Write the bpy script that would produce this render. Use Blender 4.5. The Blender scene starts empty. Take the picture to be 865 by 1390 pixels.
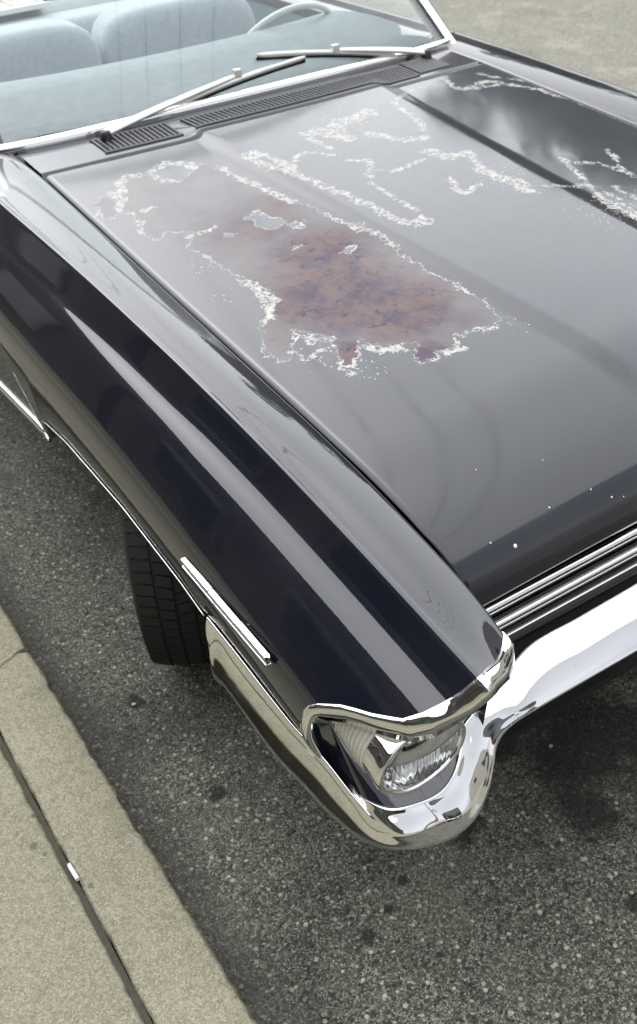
import bpy, bmesh, math, random
import numpy as np
from mathutils import Vector, Matrix
random.seed(7); rng = np.random.default_rng(7)
SC = bpy.context.scene
COL = SC.collection
R = math.radians

# ------------------------------------------------------------------ camera
cam_d = bpy.data.cameras.new('camera'); cam = bpy.data.objects.new('camera', cam_d); COL.objects.link(cam)
yaw, pitch, roll = 0.5337, 0.6285, -0.0709
fw = Vector((math.sin(yaw)*math.cos(pitch), math.cos(yaw)*math.cos(pitch), -math.sin(pitch)))
rt = Vector((math.cos(yaw), -math.sin(yaw), 0)); up = rt.cross(fw)
rt2 = math.cos(roll)*rt + math.sin(roll)*up; up2 = -math.sin(roll)*rt + math.cos(roll)*up
m = Matrix((rt2, up2, -fw)).transposed().to_4x4(); m.translation = Vector((-1.5239, -0.8896, 1.8946))
cam.matrix_world = m
cam_d.sensor_fit = 'VERTICAL'; cam_d.sensor_height = 36; cam_d.lens = 1453.12/1390*36
cam_d.shift_y = -45/1390; cam_d.clip_start = 0.02; cam_d.clip_end = 500
cam_d.dof.use_dof = True; cam_d.dof.focus_distance = 1.75; cam_d.dof.aperture_fstop = 6.3
SC.camera = cam

# ------------------------------------------------------------------ sky, sun, exposure
SUN_EL, SUN_AZ = R(47), R(-5)          # azimuth measured from +Y towards +X
w = bpy.data.worlds.new('World'); SC.world = w; w.use_nodes = True
nt = w.node_tree; nt.nodes.clear()
sky = nt.nodes.new('ShaderNodeTexSky'); sky.sky_type = 'NISHITA'; sky.sun_disc = False
sky.sun_elevation = SUN_EL; sky.sun_rotation = SUN_AZ; sky.dust_density = 4.0; sky.air_density = 1.0
hs = nt.nodes.new('ShaderNodeHueSaturation'); hs.inputs['Saturation'].default_value = 0.10   # overcast: almost colourless
ad = nt.nodes.new('ShaderNodeMix'); ad.data_type = 'RGBA'; ad.blend_type = 'MIX'; ad.inputs[0].default_value = 0.6
ad.inputs[7].default_value = (2.5, 2.62, 2.9, 1)      # the even cloud layer
bg = nt.nodes.new('ShaderNodeBackground'); bg.inputs[1].default_value = 0.10
ow = nt.nodes.new('ShaderNodeOutputWorld')
nt.links.new(sky.outputs[0], hs.inputs['Color']); nt.links.new(hs.outputs[0], ad.inputs[6])
nt.links.new(ad.outputs[2], bg.inputs[0]); nt.links.new(bg.outputs[0], ow.inputs[0])
sd = bpy.data.lights.new('sun', 'SUN'); sd.energy = 1.5; sd.angle = R(168); sd.color = (.965, .985, 1.0)
so = bpy.data.objects.new('sun', sd); COL.objects.link(so)
sv = Vector((math.sin(SUN_AZ)*math.cos(SUN_EL), math.cos(SUN_AZ)*math.cos(SUN_EL), math.sin(SUN_EL)))
so.rotation_euler = sv.to_track_quat('Z', 'Y').to_euler()
SC.view_settings.view_transform = 'Standard'; SC.view_settings.look = 'None'
SC.view_settings.exposure = 1.6; SC.view_settings.gamma = 1.0; SC.view_settings.use_curve_mapping = False

# ------------------------------------------------------------------ helpers
def put(name, me, mat=None, parent=None):
    o = bpy.data.objects.new(name, me); COL.objects.link(o)
    if mat is not None and not me.materials: me.materials.append(mat)
    if parent is not None: o.parent = parent
    return o
def mesh(name, V, F, smooth=True):
    me = bpy.data.meshes.new(name); me.from_pydata([tuple(map(float, v)) for v in V], [], [tuple(int(i) for i in f) for f in F]); me.update()
    if smooth: me.polygons.foreach_set('use_smooth', [True]*len(me.polygons))
    return me
def gridfaces(n, mm, cu=False, cv=False, flip=False):
    F = []
    for i in range(n if cu else n-1):
        for j in range(mm if cv else mm-1):
            a = i*mm+j; b = i*mm+(j+1) % mm; c = ((i+1) % n)*mm+(j+1) % mm; d = ((i+1) % n)*mm+j
            F.append((a, d, c, b) if flip else (a, b, c, d))
    return F
def grid(name, P, mat, parent=None, cu=False, cv=False, flip=False, smooth=True):
    P = np.asarray(P, float); n, mm = P.shape[:2]
    return put(name, mesh(name, P.reshape(-1, 3), gridfaces(n, mm, cu, cv, flip), smooth), mat, parent)
def crom(P, k, closed=False):
    """Catmull-Rom (centripetal) through rows of P, k samples a segment"""
    P = np.asarray(P, float); n = len(P)
    E = np.vstack([2*P[0]-P[1], P, 2*P[-1]-P[-2]])
    out = []
    for i in range(n-1):
        p0, p1, p2, p3 = E[i:i+4]
        d1 = max(np.linalg.norm(p1-p0), 1e-6)**.5; d2 = max(np.linalg.norm(p2-p1), 1e-6)**.5; d3 = max(np.linalg.norm(p3-p2), 1e-6)**.5
        m1 = (p1-p0)/d1-(p2-p0)/(d1+d2)+(p2-p1)/d2; m2 = (p2-p1)/d2-(p3-p1)/(d2+d3)+(p3-p2)/d3
        m1 = m1*d2; m2 = m2*d2
        for s in np.linspace(0, 1, k, endpoint=False):
            out.append((2*s**3-3*s**2+1)*p1+(s**3-2*s**2+s)*m1+(-2*s**3+3*s**2)*p2+(s**3-s**2)*m2)
    out.append(P[-1]); return np.array(out)
def tube(P, r, seg=8, cap=True):
    """V, F of a tube along P; r number or list"""
    P = [Vector(p) for p in P]; n = len(P); r = [r]*n if np.isscalar(r) else list(r)
    V, F = [], []; prev = None
    for i, p in enumerate(P):
        t = (P[min(i+1, n-1)]-P[max(i-1, 0)]).normalized()
        if prev is None:
            a = Vector((0, 0, 1)) if abs(t.z) < .9 else Vector((1, 0, 0)); u = t.cross(a).normalized()
        else:
            u = (prev-t*prev.dot(t)).normalized()
        prev = u; v = t.cross(u)
        for k in range(seg):
            a = 2*math.pi*k/seg; V.append(p+(u*math.cos(a)+v*math.sin(a))*r[i])
    F = gridfaces(n, seg, False, True)
    if cap:
        F = F+[tuple(range(seg)), tuple(reversed([(n-1)*seg+k for k in range(seg)]))]
    return V, F
def tubeobj(name, P, r, mat, parent=None, seg=8):
    V, F = tube(P, r, seg); return put(name, mesh(name, V, F), mat, parent)
def boxmesh(name, x0, x1, y0, y1, z0, z1, bev=0.0, seg=2):
    bm = bmesh.new(); bmesh.ops.create_cube(bm, size=1)
    for v in bm.verts:
        v.co = Vector(((x0+x1)/2+v.co.x*(x1-x0), (y0+y1)/2+v.co.y*(y1-y0), (z0+z1)/2+v.co.z*(z1-z0)))
    if bev > 0: bmesh.ops.bevel(bm, geom=list(bm.edges), offset=bev, segments=seg, profile=.5, affect='EDGES')
    me = bpy.data.meshes.new(name); bm.to_mesh(me); bm.free()
    return me
def box(name, b, mat, parent=None, bev=0.0, seg=2): return put(name, boxmesh(name, *b, bev=bev, seg=seg), mat, parent)
def lathe(prof, seg=48, axis='x'):
    """prof: list of (offset along axis, radius)"""
    V = []
    for a, r in prof:
        for k in range(seg):
            t = 2*math.pi*k/seg
            V.append({'x': (a, r*math.cos(t), r*math.sin(t)), 'y': (r*math.cos(t), a, r*math.sin(t)), 'z': (r*math.cos(t), r*math.sin(t), a)}[axis])
    return V, gridfaces(len(prof), seg, False, True)
def empty(name, loc, rz=0):
    o = bpy.data.objects.new(name, None); COL.objects.link(o); o.location = loc; o.rotation_euler = (0, 0, rz); o.empty_display_size = .2; return o
def tag(o, label=None, cat=None, group=None, kind=None):
    if label: o['label'] = label
    if cat: o['category'] = cat
    if group: o['group'] = group
    if kind: o['kind'] = kind
    return o
def sm(a, b, x):
    t = np.clip((x-a)/(b-a), 0, 1); return t*t*(3-2*t)

# ------------------------------------------------------------------ materials
class NT:
    def __init__(s, name):
        s.m = bpy.data.materials.new(name); s.m.use_nodes = True; s.t = s.m.node_tree; s.b = s.t.nodes['Principled BSDF']; s.o = s.t.nodes['Material Output']
        s.co = s.n('ShaderNodeTexCoord').outputs['Object']
    def n(s, typ, **k):
        x = s.t.nodes.new(typ)
        for a, v in k.items(): setattr(x, a, v)
        return x
    def l(s, a, b): s.t.links.new(a, b)
    def setin(s, sock, v):
        if hasattr(v, 'is_linked') or isinstance(v, bpy.types.NodeSocket): s.l(v, sock)
        else: sock.default_value = v
    def noise(s, scale, detail=4, rough=.55, vec=None, out=0, dist=0):
        x = s.n('ShaderNodeTexNoise'); x.inputs['Scale'].default_value = scale; x.inputs['Detail'].default_value = detail
        x.inputs['Roughness'].default_value = rough; x.inputs['Distortion'].default_value = dist; s.l(vec or s.co, x.inputs['Vector']); return x.outputs[out]
    def vor(s, scale, feature='F1', vec=None, out='Distance', rand=1):
        x = s.n('ShaderNodeTexVoronoi'); x.feature = feature; x.inputs['Scale'].default_value = scale; x.inputs['Randomness'].default_value = rand
        s.l(vec or s.co, x.inputs['Vector']); return x.outputs[out]
    def mp(s, sx, sy, sz, rot=(0, 0, 0), vec=None):
        x = s.n('ShaderNodeMapping'); x.inputs['Scale'].default_value = (sx, sy, sz); x.inputs['Rotation'].default_value = rot; s.l(vec or s.co, x.inputs['Vector']); return x.outputs[0]
    def ma(s, op, a, b=0.0, c=None, clamp=False):
        x = s.n('ShaderNodeMath', operation=op, use_clamp=clamp); s.setin(x.inputs[0], a); s.setin(x.inputs[1], b)
        if c is not None: s.setin(x.inputs[2], c)
        return x.outputs[0]
    def ss(s, v, a, b):           # smoothstep a->b to 0..1
        x = s.n('ShaderNodeMapRange', interpolation_type='SMOOTHSTEP'); s.setin(x.inputs[0], v); s.setin(x.inputs[1], a); s.setin(x.inputs[2], b); x.inputs[3].default_value = 0; x.inputs[4].default_value = 1; return x.outputs[0]
    def mr(s, v, a, b, c, d):
        x = s.n('ShaderNodeMapRange'); s.setin(x.inputs[0], v); s.setin(x.inputs[1], a); s.setin(x.inputs[2], b); s.setin(x.inputs[3], c); s.setin(x.inputs[4], d); return x.outputs[0]
    def mix(s, f, a, b, blend='MIX'):
        x = s.n('ShaderNodeMix', data_type='RGBA', blend_type=blend); s.setin(x.inputs[0], f)
        for i, v in ((6, a), (7, b)):
            if isinstance(v, tuple): x.inputs[i].default_value = v if len(v) == 4 else v+(1,)
            else: s.l(v, x.inputs[i])
        return x.outputs[2]
    def ramp(s, f, stops):
        x = s.n('ShaderNodeValToRGB'); s.l(f, x.inputs[0]); e = x.color_ramp.elements
        while len(e) < len(stops): e.new(.5)
        for q, (p, c) in zip(e, stops): q.position = p; q.color = c if len(c) == 4 else c+(1,)
        return x.outputs[0]
    def attr(s, name):
        x = s.n('ShaderNodeAttribute'); x.attribute_name = name; return x.outputs['Fac']
    def sep(s):
        x = s.n('ShaderNodeSeparateXYZ'); s.l(s.co, x.inputs[0]); return x.outputs
    def bump(s, h, strength=.3, dist=.002):
        x = s.n('ShaderNodeBump'); x.inputs['Strength'].default_value = strength; x.inputs['Distance'].default_value = dist; s.l(h, x.inputs['Height']); s.l(x.outputs[0], s.b.inputs['Normal']); return x.outputs[0]
    def set(s, **k):
        for a, v in k.items(): s.setin(s.b.inputs[a.replace('_', ' ')], (v+(1,) if isinstance(v, tuple) and len(v) == 3 and 'Color' in a else v) if not isinstance(v, bpy.types.NodeSocket) else v)
        return s

def simple(name, col, rough=.5, metal=0., var=.15, scale=40, bump=.0, bscale=200, **k):
    a = NT(name)
    f = a.noise(scale, 5); c0 = tuple(c*(1-var) for c in col); c1 = tuple(min(1, c*(1+var)) for c in col)
    a.set(Base_Color=a.mix(f, c0, c1), Roughness=a.mr(a.noise(scale*.7, 4), .3, .7, max(.02, rough*.85), min(1, rough*1.15)), Metallic=metal, **k)
    if bump: a.bump(a.noise(bscale, 4), bump, .001)
    return a.m

def mat_paint(name, hood=False):
    a = NT(name)
    fl = a.vor(2600, out='Color'); sep = a.n('ShaderNodeSeparateColor'); a.l(fl, sep.inputs[0])
    flake = a.ss(sep.outputs[0], .80, 1.0)
    navy = a.mix(flake, (.0042, .0050, .0095), (.013, .017, .042))
    grime = a.ss(a.noise(5, 6, .6), .45, .75)
    navy = a.mix(a.ma('MULTIPLY', grime, .08), navy, (.05, .05, .048))
    if not hood:
        a.set(Base_Color=navy, Metallic=0., Specular_IOR_Level=.12, Roughness=a.mr(grime, 0, 1, .30, .38), Coat_Weight=1.0, Coat_IOR=1.80,
              Coat_Roughness=a.ma('ADD', a.mr(a.noise(9, 5), .35, .7, .012, .05), a.ma('MULTIPLY', a.ss(a.noise(55, 6, .7, vec=a.mp(1, .3, 1)), .58, .75), .07)))
        # orange peel of the old lacquer
        bp = a.n('ShaderNodeBump'); bp.inputs['Strength'].default_value = .035; bp.inputs['Distance'].default_value = .0012
        a.l(a.ma('ADD', a.noise(140, 2), a.ma('MULTIPLY', a.noise(7, 3, .5), 5.0)), bp.inputs['Height']); a.l(bp.outputs[0], a.b.inputs['Coat Normal'])
        return a.m
    # ---- weathered hood: lacquer peeled in patches with pale feathered edges
    wv = a.n('ShaderNodeVectorMath', operation='MULTIPLY_ADD')
    a.l(a.noise(22, 3, .6, out=1), wv.inputs[0]); wv.inputs[1].default_value = (.03, .03, 0); a.l(a.co, wv.inputs[2])
    q = wv.outputs[0]
    n1 = a.ma('SUBTRACT', a.noise(34, 6, .62), .5); n2 = a.ma('SUBTRACT', a.noise(150, 4, .6), .5)
    warp = a.ma('ADD', a.ma('MULTIPLY', n1, .062), a.ma('MULTIPLY', n2, .020))
    d = a.ma('ADD', a.attr('peel'), warp)
    inside = a.ss(d, .001, -.001)
    wid = a.ma('ADD', .0009, a.ma('MULTIPLY', a.ss(a.noise(19, 4, .6), .46, .78), .0062))
    fine = a.ma('MULTIPLY', a.ma('SUBTRACT', a.noise(230, 5, .65), .5), .0085)
    band = a.ma('ADD', a.ma('ABSOLUTE', a.ma('SUBTRACT', d, a.ma('MULTIPLY', wid, .75))), fine)
    line = a.ss(a.ma('SUBTRACT', wid, band), -.0004, .0006)
    # lacy network
    ld = a.ma('ADD', a.attr('lace'), a.ma('ADD', a.ma('MULTIPLY', n1, .060), a.ma('ADD', a.ma('MULTIPLY', a.ma('SUBTRACT', a.noise(85, 4, .6), .5), .034), a.ma('MULTIPLY', n2, .014))))
    inl = a.ss(ld, .0007, -.0007)
    vq = a.vor(78, 'F1', q, out='Color'); sq = a.n('ShaderNodeSeparateColor'); a.l(vq, sq.inputs[0])
    holes = a.ma('MULTIPLY', a.ss(a.vor(78, 'DISTANCE_TO_EDGE', q), .10, .17), a.ss(sq.outputs[0], .42, .46))
    holes2 = a.ss(a.noise(95, 5, .65), .545, .575)
    depth = a.ss(ld, -.0005, -.004)                      # holes only open inside a wide stretch
    hole = a.ma('MULTIPLY', a.ma('MAXIMUM', holes, holes2), depth)
    lace = a.ma('MULTIPLY', inl, a.ma('SUBTRACT', 1, hole))
    # loose specks
    vd = a.vor(150, 'F1'); vc = a.vor(150, 'F1', out='Color'); sc_ = a.n('ShaderNodeSeparateColor'); a.l(vc, sc_.inputs[0])
    rad = a.ma('MULTIPLY', a.ma('SUBTRACT', a.attr('spray'), a.ma('MULTIPLY', sc_.outputs[0], .95)), .55)
    speck = a.ss(a.ma('SUBTRACT', rad, vd), 0, .06)
    cream = a.ma('MAXIMUM', a.ma('MAXIMUM', line, lace), speck, clamp=True)
    # bared undercoat
    t = a.attr('tint')
    pur = a.ramp(a.noise(13, 7, .66, dist=.6), [(.28, (.034, .030, .064)), (.42, (.066, .045, .066)), (.55, (.115, .074, .074)), (.72, (.078, .064, .092))])
    pur = a.mix(a.ma('MULTIPLY', a.ss(a.noise(30, 7, .7, vec=a.mp(1, .35, 1)), .50, .62), .55), pur, (.135, .092, .080))
    pur = a.mix(a.ma('MULTIPLY', a.ss(a.noise(21, 6, .7), .55, .68), .7), pur, (.034, .034, .085))
    pur = a.mix(a.ss(a.noise(150, 5, .65), .64, .70), pur, (.20, .13, .05))
    pur = a.mix(a.ma('MULTIPLY', a.ss(a.noise(42, 4), .60, .66), .6), pur, (.018, .016, .035))
    sq_ = a.ma('MULTIPLY', a.ss(a.vor(34, 'DISTANCE_TO_EDGE', q), .035, .012), a.ss(a.noise(12, 4), .56, .62))
    pur = a.mix(a.ma('MULTIPLY', sq_, .85), pur, (.02, .016, .03))
    gry = a.ramp(a.noise(16, 6, .6), [(.3, (.085, .080, .085)), (.7, (.125, .110, .112))])
    und = a.mix(a.ss(a.ma('ADD', t, a.ma('MULTIPLY', a.ma('SUBTRACT', a.noise(9, 5), .5), .9)), .15, .75), gry, pur)
    chalk = a.attr('chalk')
    chk = a.ma('MULTIPLY', chalk, a.mr(a.noise(6, 6, .6, vec=a.mp(1, .45, 1)), .3, .7, .75, 1.15), clamp=True)
    top = a.mix(chk, navy, (.16, .18, .24))            # chalked, sun-bleached lacquer
    col = a.mix(inside, top, und); crc = a.ramp(a.noise(70, 5, .65), [(.34, (.27, .265, .24)), (.52, (.42, .412, .38)), (.7, (.52, .51, .475))])
    col = a.mix(a.ma('MULTIPLY', cream, .94), col, crc)
    bare = a.ma('MAXIMUM', inside, cream)
    a.set(Base_Color=col, Metallic=0., Specular_IOR_Level=.25,
          Roughness=a.ma('ADD', a.ma('MULTIPLY', bare, .18), a.mr(a.noise(30, 5), .3, .7, .30, .36)),
          Coat_Weight=a.ma('SUBTRACT', 1, a.ma('MAXIMUM', a.ma('MULTIPLY', cream, .8), a.ma('MULTIPLY', inside, a.mr(t, 0, .8, .32, .90)))), Coat_IOR=1.55,
          Coat_Roughness=a.ma('ADD', a.mr(a.noise(7, 6, .6), .3, .7, .05, .12), a.ma('MULTIPLY', chk, .12)))
    h = a.ma('SUBTRACT', a.ma('MULTIPLY', cream, .6), a.ma('MULTIPLY', inside, .4))
    a.bump(a.ma('ADD', h, a.ma('MULTIPLY', a.ma('MULTIPLY', a.noise(260, 3), inside), .6)), .25, .0006)
    return a.m

def mat_chrome(name='chrome', rough=.035):
    a = NT(name)
    sp = a.ss(a.noise(38, 6, .65), .60, .74); pit = a.ss(a.vor(420), .10, .04)
    a.set(Base_Color=a.mix(a.ma('MULTIPLY', sp, .35), (.86, .86, .855), (.55, .53, .49)), Metallic=1.0,
          Roughness=a.ma('ADD', a.mr(a.noise(14, 5), .35, .7, rough*.6, rough*1.8), a.ma('MULTIPLY', sp, .06)))
    a.bump(a.noise(5, 2), .025, .004)
    return a.m

def mat_asphalt(name, dark=True):
    a = NT(name)
    o = a.co
    k = 2.9 if dark else 7.4
    S1, S2, S3 = 185, 340, 85
    v1 = a.vor(S1, 'F1', out='Color'); d1 = a.vor(S1, 'F1'); e1 = a.vor(S1, 'DISTANCE_TO_EDGE')
    s1 = a.n('ShaderNodeSeparateColor'); a.l(v1, s1.inputs[0])
    v2 = a.vor(S2, 'F1', out='Color'); e2 = a.vor(S2, 'DISTANCE_TO_EDGE'); s2 = a.n('ShaderNodeSeparateColor'); a.l(v2, s2.inputs[0])
    v3 = a.vor(S3, 'F1', out='Color'); d3 = a.vor(S3, 'F1'); s3 = a.n('ShaderNodeSeparateColor'); a.l(v3, s3.inputs[0])
    hi = min(1.0, k*.45)
    st = lambda q: (q*k, q*.965*k, q*.77*k)
    pale = lambda q: (min(.50, q*k**.36), min(.485, q*.96*k**.36), min(.42, q*.78*k**.36))
    tone = a.ramp(s1.outputs[0], [(0, st(.007)), (.30, st(.020)), (.58, st(.055)), (.78, pale(.17)), (1, pale(.40))])
    tone2 = a.ramp(s2.outputs[0], [(0, st(.006)), (.4, st(.030)), (.72, st(.085)), (1, pale(.36))])
    c = a.mix(a.ss(a.noise(60, 4), .42, .58), tone, tone2)
    gap = a.ma('MULTIPLY', a.ss(e1, .0, .14), a.ss(e2, 0, .10))
    c = a.mix(a.ma('MULTIPLY', a.ma('SUBTRACT', 1, gap), .65), c, st(.018))
    c = a.mix(a.ma('MULTIPLY', a.ss(s3.outputs[1], .90, .93), a.ss(a.ma('ADD', d3, a.ma('MULTIPLY', a.noise(260, 3), .25)), .56, .44)), c, pale(.32))
    big = a.noise(2.2, 6, .6)
    c = a.mix(a.ma('MULTIPLY', a.ss(big, .50, .68), 1.0 if dark else .35), c, a.mix(1.0, c, (.58, .58, .58), 'MULTIPLY'))
    c = a.mix(a.ma('MULTIPLY', a.ss(a.noise(3.1, 5, .6), .5, .7), .22), c, st(.085))
    if dark:
        X = a.sep()
        wq = a.ma('MULTIPLY', a.ma('SUBTRACT', a.noise(7, 5, .6), .5), .22)
        tot = None; w40 = a.ma('SUBTRACT', a.noise(45, 5, .65), .5)
        for (x, y, r) in [(-.27, .17, .15), (-.38, .03, .07), (-.15, .10, .10), (-.42, .30, .08), (-.86, .09, .012), (-.80, .12, .010), (.1, .3, .14), (-.62, .16, .05), (-1.0, .52, .022), (-1.03, .87, .02), (-.92, .065, .02), (-.47, -.17, .02)]:
            dd = a.ma('SQRT', a.ma('ADD', a.ma('POWER', a.ma('SUBTRACT', X[0], x), 2), a.ma('POWER', a.ma('SUBTRACT', X[1], y), 2)))
            mk = a.ss(a.ma('ADD', a.ma('ADD', dd, a.ma('MULTIPLY', w40, min(.12, r*3.2))), a.ma('MULTIPLY', wq, min(1, r*8))), r*1.4, r*.55)
            tot = mk if tot is None else a.ma('MAXIMUM', tot, mk)
        c = a.mix(a.ma('MULTIPLY', tot, .84), c, (.012, .012, .011))
        # dust washed against the kerb
        c = a.mix(a.ma('MULTIPLY', a.ss(a.ma('ADD', X[0], a.ma('MULTIPLY', wq, .5)), -1.05, -1.19), .55), c, (.085, .082, .070))
        c = a.mix(a.ss(a.ma('ADD', X[0], a.ma('MULTIPLY', wq, .06)), -1.186, -1.194), c, (.022, .021, .016))
    a.set(Base_Color=c, Roughness=a.mr(s1.outputs[2], 0, 1, .62, .9), Specular_IOR_Level=.35)
    h = a.ma('ADD', a.ma('MULTIPLY', a.ss(e1, 0, .3), a.mr(s1.outputs[2], 0, 1, .3, 1)), a.ma('MULTIPLY', a.ss(e2, 0, .3), .35))
    a.bump(h, .75, .0035)
    return a.m

def mat_concrete(name, col):
    a = NT(name)
    f = a.noise(3.0, 7, .62); g = a.noise(170, 4, .7); g2 = a.noise(420, 3, .7)
    c = a.ramp(f, [(.3, tuple(x*.80 for x in col)), (.7, tuple(x*1.16 for x in col))])
    c = a.mix(a.ma('MULTIPLY', a.ss(a.noise(48, 5, .7), .46, .62), .50), c, tuple(x*y for x, y in zip(col, (.62, .62, .56))))
    c = a.mix(a.ma('MULTIPLY', a.ss(g, .50, .64), .55), c, tuple(x*y for x, y in zip(col, (.60, .59, .50))))
    c = a.mix(a.ma('MULTIPLY', a.ss(g2, .56, .66), .50), c, tuple(x*.45 for x in col))
    c = a.mix(a.ma('MULTIPLY', a.ss(a.noise(260, 3), .62, .70), .5), c, (.62, .60, .52))
    c = a.mix(a.ma('MULTIPLY', a.ss(a.noise(11, 6, .7), .64, .72), .55), c, tuple(x*.42 for x in col))
    vg = a.vor(330, 'F1', out='Color'); sg_ = a.n('ShaderNodeSeparateColor'); a.l(vg, sg_.inputs[0])
    c = a.mix(a.ma('MULTIPLY', a.ss(sg_.outputs[0], .62, .95), .55), c, tuple(x*y for x, y in zip(col, (.50, .49, .38))))
    c = a.mix(a.ma('MULTIPLY', a.ss(sg_.outputs[1], .70, .95), .55), c, tuple(min(.5, x*1.5) for x in col))
    X = a.sep()
    wq = a.ma('MULTIPLY', a.ma('SUBTRACT', a.noise(60, 4, .6), .5), .012)
    ed = None
    for x in (-1.197, -1.3505):
        mk = a.ss(a.ma('ADD', a.ma('ABSOLUTE', a.ma('SUBTRACT', X[0], x)), a.ma('MULTIPLY', wq, 1.6)), .013, .005); ed = mk if ed is None else a.ma('MAXIMUM', ed, mk)
    for (x, y, r) in [(-1.388, .53, .008), (-1.362, .60, .006), (-1.330, .385, .007), (-1.375, .50, .005), (-1.27, .62, .003), (-1.40, .78, .004)]:
        dd = a.ma('SQRT', a.ma('ADD', a.ma('POWER', a.ma('SUBTRACT', X[0], x), 2), a.ma('POWER', a.ma('SUBTRACT', X[1], y), 2)))
        ed = a.ma('MAXIMUM', ed, a.ss(a.ma('ADD', dd, a.ma('MULTIPLY', wq, 1.6)), r*1.5, r*.6))
    c = a.mix(a.ma('MULTIPLY', ed, .62), c, (.075, .068, .047))
    a.set(Base_Color=c, Roughness=.88, Specular_IOR_Level=.3)
    a.bump(a.ma('ADD', g, a.ma('MULTIPLY', g2, .8)), .55, .002)
    return a.m

def mat_glass():
    a = NT('windscreen_glass'); t = a.t; t.nodes.remove(a.b)
    tr = a.n('ShaderNodeBsdfTransparent'); tr.inputs[0].default_value = (.86, .92, .92, 1)
    gl = a.n('ShaderNodeBsdfGlossy'); gl.inputs['Roughness'].default_value = .01
    fr = a.n('ShaderNodeFresnel'); fr.inputs[0].default_value = 1.62
    du = a.n('ShaderNodeBsdfDiffuse'); du.inputs[0].default_value = (.62, .68, .70, 1)     # pale diffuse film, stands in for part of the reflected-sky veil
    m1 = a.n('ShaderNodeMixShader'); a.l(a.mr(a.noise(5, 6), .3, .7, .03, .07), m1.inputs[0]); a.l(tr.outputs[0], m1.inputs[1]); a.l(du.outputs[0], m1.inputs[2])
    m2 = a.n('ShaderNodeMixShader'); a.l(fr.outputs[0], m2.inputs[0]); a.l(m1.outputs[0], m2.inputs[1]); a.l(gl.outputs[0], m2.inputs[2])
    a.l(m2.outputs[0], a.o.inputs[0]); return a.m

PAINT = mat_paint('navy_paint'); HOODP = mat_paint('weathered_navy_paint', True)
CHROME = mat_chrome(); BRUSH = mat_chrome('satin_trim', .16)
ASPH = mat_asphalt('asphalt_dark'); ROADM = mat_asphalt('asphalt_pale', False)
CONC = mat_concrete('concrete', (.278, .260, .192)); CONC2 = mat_concrete('concrete_slab', (.270, .254, .188))
GLASS = mat_glass()
BLACK = simple('shade_black', (.006, .006, .006), .7); RUBBER = simple('rubber', (.0085, .0085, .008), .68, bump=.2, bscale=500)
DARKTRIM = simple('dark_trim', (.014, .014, .015), .30); UNDER = simple('underbody', (.010, .0095, .009), .85)
SEATM = simple('pale_blue_fabric', (.37, .425, .46), .95, var=.22, scale=60, bump=.9, bscale=260, Sheen_Weight=.5)
DASHM = simple('pale_teal_vinyl', (.19, .24, .25), .5, var=.08, bump=.15, bscale=700)
CARPET = simple('blue_carpet', (.05, .075, .10), .95)
WHITE = simple('white_enamel', (.78, .78, .74), .35, var=.04); BEIGE = simple('beige_pane', (.55, .50, .41), .6)
ALLOY = simple('wiper_metal', (.74, .73, .69), .34, .55, var=.08); STEEL = simple('wheel_steel', (.3, .3, .3), .4, .8)
DIRT = simple('joint_dirt', (.050, .045, .031), .95, var=.6, scale=130, bump=.9, bscale=300)

# ------------------------------------------------------------------ the setting
def sheet(name, x0, x1, y0, y1, z, mat):
    o = put(name, mesh(name, [(x0, y0, z), (x1, y0, z), (x1, y1, z), (x0, y1, z)], [(0, 1, 2, 3)], False), mat); tag(o, kind='structure'); return o
sheet('road', -150, 150, -150, 150, -.004, ROADM)
sheet('parking_lane', -1.25, 1.45, -40, 60, 0.0, ASPH)
# kerb: rounded nose, small step, slab joint behind
kp = [(-1.200, -.02), (-1.199, .095), (-1.1985, .108), (-1.2025, .1165), (-1.210, .1200), (-1.338, .1215), (-1.3425, .1195), (-1.3445, .112), (-1.345, .02)]
ys = np.concatenate([np.linspace(-30, -1.2, 12), np.linspace(-1.1, 3, 700), np.linspace(3.2, 50, 14)])
chips = [(rng.uniform(-.3, 1.9), rng.uniform(.003, .012), rng.uniform(.001, .004)) for _ in range(46)]
P = []
for y in ys:
    cd = max([d_*math.exp(-((y-c_)/w_)**2) for c_, w_, d_ in chips])
    row = []
    for i, (x, z) in enumerate(kp):
        jx = (.0016*math.sin(y*31+i)+.0012*math.sin(y*83+1.7*i)+rng.normal(0, .0005)) if i in (2, 3, 4, 6, 7) else 0
        jz = rng.normal(0, .0004) if i in (3, 4, 6) else 0
        row.append((x+jx-(cd if i in (2, 3) else .5*cd if i in (1, 4) else 0), y, z+jz-(.5*cd if i in (2, 3) else 0)))
    P.append(row)
kerb = grid('kerb', P, CONC); tag(kerb, kind='structure')
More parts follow.
